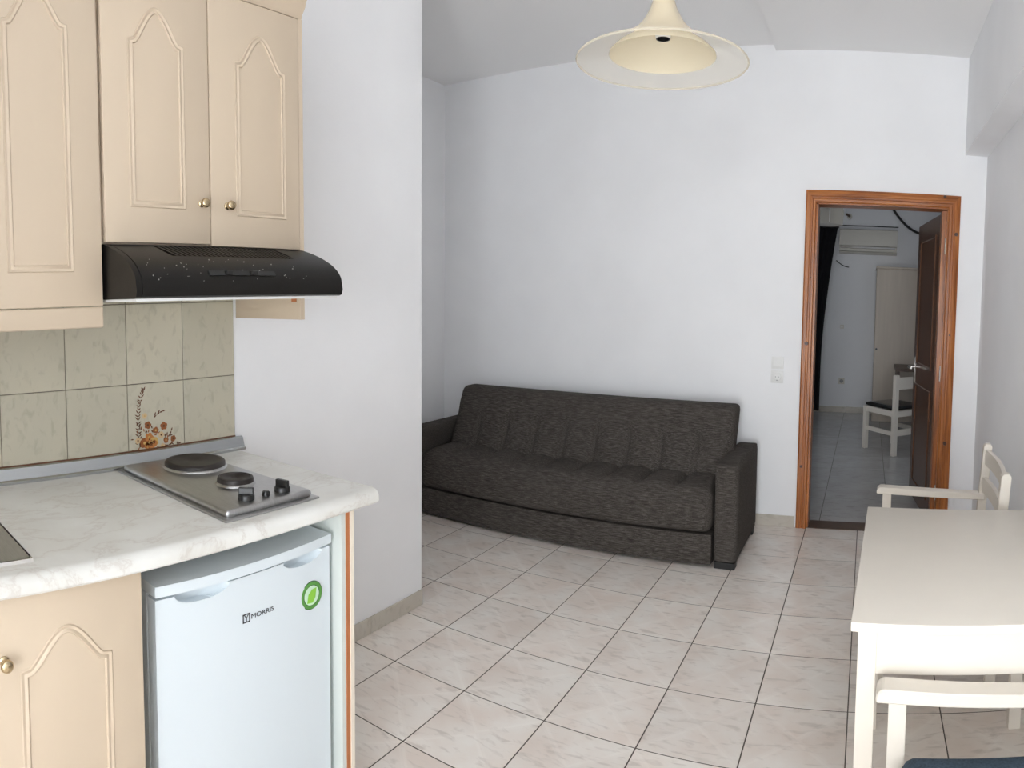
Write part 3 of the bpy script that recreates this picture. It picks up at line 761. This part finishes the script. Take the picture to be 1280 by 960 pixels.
cu = solo('chair_cushion', B().soft((.436, -1.075, .430), (.824, -.618, .516), .034, (16, 16, 4), lambda p, u: p+V3(0, 0, .008*(1-u.x**2)*(1-u.y**2)*max(0, u.z))), 'cushion_denim',
          'blue-grey woven cushion lying on an armchair seat', 'cushion', (.66, -.85, .430), smooth=70)
cu.rotation_euler.z = R(-3.5)

# ------------------------------------------------------------------ door to the bedroom
d1 = thing('door_1', 'varnished pine door frame with an open dark brown door', 'door', (.43, BY, 0), kind='structure')
OL, IL, IR, OR_, TI, TO = -.066, .0, .826, .902, 2.066, 2.146
ARC = [(0, 0), (0, .012), (.010, .018), (.030, .018), (.036, .013), (.044, .013), (.050, .020), (.064, .020), (.070, .012), (.070, 0)]
def moulding(y0, path, w, m, up):
    k = w/.070
    return part('architrave', B().sweep(path, [(a*k, b_) for a, b_ in ARC], up=up), m, d1, smooth=30)
def mitred(pts_out, pts_in, m):
    """profile between outer edge line and inner edge line, mitred ends"""
    b = B(); t = b.bm; rings = []
    for (ox, oz), (ix, iz) in zip(pts_out, pts_in):
        rings.append([t.verts.new((ox+(ix-ox)*a/.070, BY-h, oz+(iz-oz)*a/.070)) for a, h in ARC])
    n = len(ARC)
    for j in range(n): t.faces.new((rings[0][j], rings[0][(j+1) % n], rings[1][(j+1) % n], rings[1][j]))
    t.faces.new(rings[0]); t.faces.new(rings[1][::-1]); bmesh.ops.recalc_face_normals(t, faces=t.faces[:])
    return part('architrave', b, m, d1, smooth=30)
mitred([(OL, 0), (OL, TO)], [(IL, 0), (IL, TI)], 'pine_varnish')
mitred([(OR_, 0), (OR_, TO)], [(IR, 0), (IR, TI)], 'pine_varnish')
mitred([(OL, TO), (OR_, TO)], [(IL, TI), (IR, TI)], 'pine_varnish_cross')
part('jamb', B().box((DX0, BY, 0), (IL+.012, BY+BT, TI)), 'pine_varnish', d1)
part('jamb', B().box((IR-.004, BY, 0), (DX1, BY+BT, TI)).box((IR-.032, BY+.045, 0), (IR-.003, BY+BT, TI-.01)), 'pine_varnish', d1)
part('jamb', B().box((DX0, BY, TI-.006), (DX1, BY+BT, DZ)), 'pine_varnish_cross', d1)
for x, z, r in ((.88, 1.905, .014), (-.035, 1.185, .014), (.865, .58, .014), (-.042, .40, .011), (.865, 1.27, .006), (.856, .26, .011), (-.02, 1.6, .005)):
    yk = BY-.0183 if abs(x-OL) > .02 else BY-.0183
    part('knot', B().lathe([(0, .004), (r*.7, .003), (r, .0)], (x, yk+.0025, z), 12, axis='Y').bm and B().cyl((x, BY-.010, z), (x, BY-.0212, z), r, r*.8, seg=12), 'pine_knot', d1)
part('knot', B().cyl((.80, BY-.010, 2.135), (.80, BY-.0212, 2.135), .012, .009, seg=12), 'pine_knot', d1)
for z in (1.83, 1.02, .25):
    part('hinge', B().cyl((IR-.004, BY+.038, z-.05), (IR-.004, BY+.038, z+.05), .007, seg=10), 'chrome', d1)
part('sill', B().box((DX0+.002, BY-.002, -.05), (DX1-.002, BY+BT, .004), .001), 'desk_wood', d1, label='dark stone threshold')
# leaf: hinged on the right, swung into the bedroom
hx, hy, ex_, ey_ = .795, BY+BT+.012, .712, 3.19
L_ = math.hypot(ex_-hx, ey_-hy); A_ = math.atan2(ey_-hy, ex_-hx)
lm_ = Matrix.Translation((hx, hy, 0)) @ Matrix.Rotation(A_, 4, 'Z')
def leafpart(name, b, m, parent, smooth=False):
    bmesh.ops.transform(b.bm, matrix=lm_, verts=b.bm.verts); return part(name, b, m, parent, smooth)
lfp = leafpart('door_leaf', B().box((0, -.04, .012), (L_, 0, 2.05), .002), 'door_leaf_wood', d1)
for z0_, z1_ in ((.14, .86), (1.02, 1.92)):
    leafpart('panel_bead', B().sweep([(.12, .0, z0_), (L_-.12, .0, z0_), (L_-.12, .0, z1_), (.12, .0, z1_)], [(-.012, -.002), (.012, -.002), (.006, .006), (-.006, .006)], up=(0, 1, 0), closed=True), 'door_leaf_wood', lfp)
hp = leafpart('handle_plate', B().box((L_-.075, 0, .86), (L_-.04, .005, 1.06), .002), 'chrome', lfp)
leafpart('handle', B().cyl((L_-.058, .004, .985), (L_-.058, .05, .985), .009, seg=14).cyl((L_-.05, .048, .985), (L_-.175, .052, .985), .009, .007, seg=14), 'chrome', lfp, smooth=40)

# ------------------------------------------------------------------ the bedroom beyond
FY = 6.92; BX0, BX1, BH = -1.30, 1.75, 2.95; Y2 = BY+BT
f2 = structure('floor_bedroom', B().box((BX0, Y2, -.12), (BX1, FY, -.002)), 'grout', 'grey glossy tiled floor of the bedroom', 'floor')
tiles(f2, BX0, BX1, Y2+.002, FY, .46, .46, .075, Y2+.1, .003, 'bedroom_tile')
structure('wall_bedroom_far', B().box((BX0, FY, 0), (BX1, FY+.1, BH)), 'plaster_bedroom', 'grey far wall of the bedroom behind the wardrobe', 'wall')
structure('wall_bedroom_left', B().box((BX0-.1, Y2, 0), (BX0, 3.8, BH)).box((BX0-.1, 4.6, 0), (BX0, FY, BH)).box((BX0-.1, 3.8, 0), (BX0, 4.6, .75)).box((BX0-.1, 3.8, 2.05), (BX0, 4.6, BH)), 'plaster_bedroom', 'left bedroom wall with an added opening for light', 'wall')  # the opening is invented, to let light into the bedroom
structure('wall_bedroom_right', B().box((BX1, Y2, 0), (BX1+.1, FY, BH)), 'plaster_bedroom', 'right bedroom wall behind the open door', 'wall')
structure('ceiling_bedroom', B().box((BX0, Y2, BH), (BX1, FY, BH+.1)), 'plaster_bedroom', 'grey bedroom ceiling', 'ceiling')
skirting('baseboard_bedroom', 'grey tile skirting along the far bedroom wall', [('x', FY, -1, BX0, .43, .08)])

ac = thing('air_conditioner', 'beige-grey wall air conditioner high on the far bedroom wall', 'air conditioner', (.28, FY, 2.09))
apf = [(FY, 2.095), (FY, 2.41), (FY-.16, 2.41), (FY-.19, 2.395), (FY-.195, 2.195), (FY-.11, 2.19), (FY-.10, 2.13), (FY-.165, 2.12), (FY-.15, 2.105), (FY-.04, 2.095)]
part('shell', B().prism(apf, 0, -.06, .685), 'air_conditioner_shell', ac, smooth=30)
part('louvre', B().box((-.045, FY-.190, 2.158), (.665, FY-.176, 2.190), .005), 'chrome', ac)
part('vane', B().box((-.05, FY-.135, 2.132), (.675, FY-.128, 2.165)), 'air_conditioner_shell', ac)
part('front_line', B().box((-.06, FY-.1965, 2.345), (.685, FY-.194, 2.350)), 'air_conditioner_shell', ac)

wd = thing('wardrobe', 'tall beige wardrobe standing against the far bedroom wall', 'wardrobe', (.9, 6.6, 0))
part('body', B().box((.435, 6.36, 0), (1.45, FY-.005, 1.895)), 'wardrobe_laminate', wd)
part('door', B().box((.437, 6.342, .07), (.94, 6.359, 1.885), .002), 'wardrobe_laminate', wd)
part('door', B().box((.944, 6.342, .07), (1.448, 6.359, 1.885), .002), 'wardrobe_laminate', wd)
part('top', B().box((.425, 6.335, 1.895), (1.46, FY-.005, 1.918), .002), 'wardrobe_laminate', wd)
part('handle', B().cyl((.46, 6.342, .90), (.46, 6.318, .90), .013, seg=12), 'black_plastic', wd, label='small black knob')

dk = thing('desk', 'dark brown dressing table half hidden by the open bedroom door', 'desk', (.9, 5.9, 0))
part('desk_top', B().box((.68, 5.6, .70), (1.30, 6.2, .735), .002), 'desk_wood', dk)
part('side', B().box((.70, 5.62, 0), (.73, 6.18, .70)), 'desk_wood', dk)
part('side', B().box((1.25, 5.62, 0), (1.28, 6.18, .70)), 'desk_wood', dk)

def side_chair(name, label, loc, rz):
    """local: back posts at x=0, faces +x; y from 0 to -w"""
    c = thing(name, label, 'chair', loc, rz, local=True); P = 'painted_wood_bedroom'; Wd, D = .38, .44
    for y in (0, -Wd):
        part('leg', B().box((-.022, y-.022, 0), (.022, y+.022, .78), .002), P, c)
        part('leg', B().box((D-.022, y-.022, 0), (D+.022, y+.022, .43), .002), P, c)
        part('seat_rail', B().box((.02, y-.012, .375), (D-.02, y+.012, .43), .001), P, c)
        part('stretcher', B().box((.02, y-.012, .19), (D-.02, y+.012, .23), .001), P, c)
    for x in (0, D): part('seat_rail', B().box((x-.012, -Wd+.02, .375), (x+.012, -.02, .43), .001), P, c)
    part('stretcher', B().box((-.012, -Wd+.02, .19), (.012, -.02, .25), .001), P, c)
    part('back_slat', B().box((-.012, -Wd+.02, .64), (.012, -.02, .755), .002), P, c)
    part('seat_pad', B().soft((.02, -Wd-.01, .43), (D+.01, .01, .475), .02, (8, 8, 4)), 'black_vinyl', c, smooth=60)
    return c
side_chair('side_chair', 'cream wooden chair with a shiny black seat in the bedroom', (.640, 4.44, 0), math.atan2(.37, -.30))

# curtain, gathered towards its foot
cb = B(); t = cb.bm; rows = []
CZ = 2.42
for k in range(25):
    v = k/24; z = .03+(CZ-.03)*v
    right = -.255+.165*max(0, (v-.25)/.75)**1.6; left = -1.15
    r_ = []
    for i in range(49):
        u = i/48; x = left+(right-left)*u; y = FY-.11+.028*math.sin(u*2*math.pi*11+.6*math.sin(v*3))
        r_.append((x, y, z))
    rows.append(r_)
front = [[t.verts.new(p) for p in r_] for r_ in rows]; back = [[t.verts.new((p[0], p[1]+.006, p[2])) for p in r_] for r_ in rows]
for k in range(24):
    for i in range(48):
        t.faces.new((front[k][i], front[k][i+1], front[k+1][i+1], front[k+1][i])); t.faces.new((back[k][i+1], back[k][i], back[k+1][i], back[k+1][i+1]))
for k in range(24):
    for i in (0, 48): t.faces.new((front[k][i], front[k+1][i], back[k+1][i], back[k][i]))
for i in range(48):
    for k in (0, 24): t.faces.new((front[k][i], front[k][i+1], back[k][i+1], back[k][i]))
bmesh.ops.recalc_face_normals(t, faces=t.faces[:])
ct = thing('curtain', 'long black curtain hanging on the far bedroom wall next to the air conditioner', 'curtain', (-.6, FY-.1, .03))
part('drape', cb, 'curtain_black', ct, smooth=80)
part('curtain_rail', B().cyl((-1.25, FY-.10, 2.43), (-.075, FY-.10, 2.43), .012, seg=12), 'cable_black', ct)
part('bracket', B().box((-.11, FY-.11, 2.42), (-.09, FY, 2.44)), 'cable_black', ct)

def arc(p0, p1, sag, n=14):
    p0, p1 = Vector(p0), Vector(p1); return [p0.lerp(p1, k/n)-Vector((0, 0, sag*4*(k/n)*(1-k/n))) for k in range(n+1)]
solo('pipe_run', B().tube(arc((.555, FY-.02, 2.80), (1.02, FY-.02, 2.395), .09), .016), 'cable_black', 'thick black cable sagging across the upper far bedroom wall', 'cable', (.78, FY, 2.55), smooth=60)
solo('conduit', B().box((-.1, FY-.012, 2.462), (.70, FY, 2.474)), 'cable_black', 'thin dark conduit on the wall above the air conditioner', 'conduit', (.3, FY, 2.465))
hk = thing('wall_lamp', 'small unlit lamp holder high on the bedroom wall beside the curtain', 'lamp', (.06, FY, 2.585))
part('base', B().cyl((.055, FY, 2.585), (.055, FY-.04, 2.585), .035, .03, seg=16), 'air_conditioner_shell', hk)
part('holder', B().cyl((.055, FY-.04, 2.585), (.02, FY-.10, 2.60), .016, seg=12), 'desk_wood', hk)
solo('hanging_wire', B().tube(arc((-.10, FY-.015, 2.01), (.07, FY-.015, 1.925), .02), .006, 6), 'cable_black', 'thin loose wire hanging on the wall between the curtain and the wardrobe', 'wire', (0, FY, 1.95))
b5 = thing('wall_socket', 'small grey socket low on the far bedroom wall', 'socket', (.024, FY, .42))
part('plate', B().box((-.015, FY-.009, .38), (.063, FY, .46), .002), 'air_conditioner_shell', b5)
part('well', B().cyl((.024, FY-.009, .42), (.024, FY-.011, .42), .025, seg=16), 'socket_grey', b5)
b6 = thing('light_switch', 'small light switch on the far bedroom wall between curtain and wardrobe', 'switch', (.006, FY, 1.14))
part('plate', B().box((-.02, FY-.009, 1.115), (.03, FY, 1.165), .002), 'air_conditioner_shell', b6)
part('rocker', B().box((-.008, FY-.014, 1.13), (.018, FY-.008, 1.15), .001), 'white_plastic', b6)

gl = thing('globe_lamp', 'round frosted glass ceiling lamp hanging in the bedroom doorway view', 'pendant lamp', (-.075, 4.5, 2.19))
GC = (-.075, 4.5, 2.33)
part('globe', B().lathe([(.05, .13), (.10, .105), (.14, .05), (.155, -.02), (.150, -.09), (.147, -.14)], GC, 32), 'frosted_glass', gl, smooth=80)
part('bulb_holder', B().lathe([(0, .0), (.02, .0), (.02, .12), (.0, .13)], GC, 16), 'socket_grey', gl, smooth=40)
part('stem', B().cyl((GC[0], GC[1], GC[2]+.12), (GC[0], GC[1], BH), .008, seg=10), 'cable_black', gl)
part('pull_chain', B().cyl((GC[0]+.03, GC[1]-.16, 2.20), (GC[0]+.03, GC[1]-.16, 2.33), .004, seg=8).cyl((GC[0]+.03, GC[1]-.16, 2.33), (GC[0]+.03, GC[1], 2.40), .003, seg=8), 'white_plastic', gl)
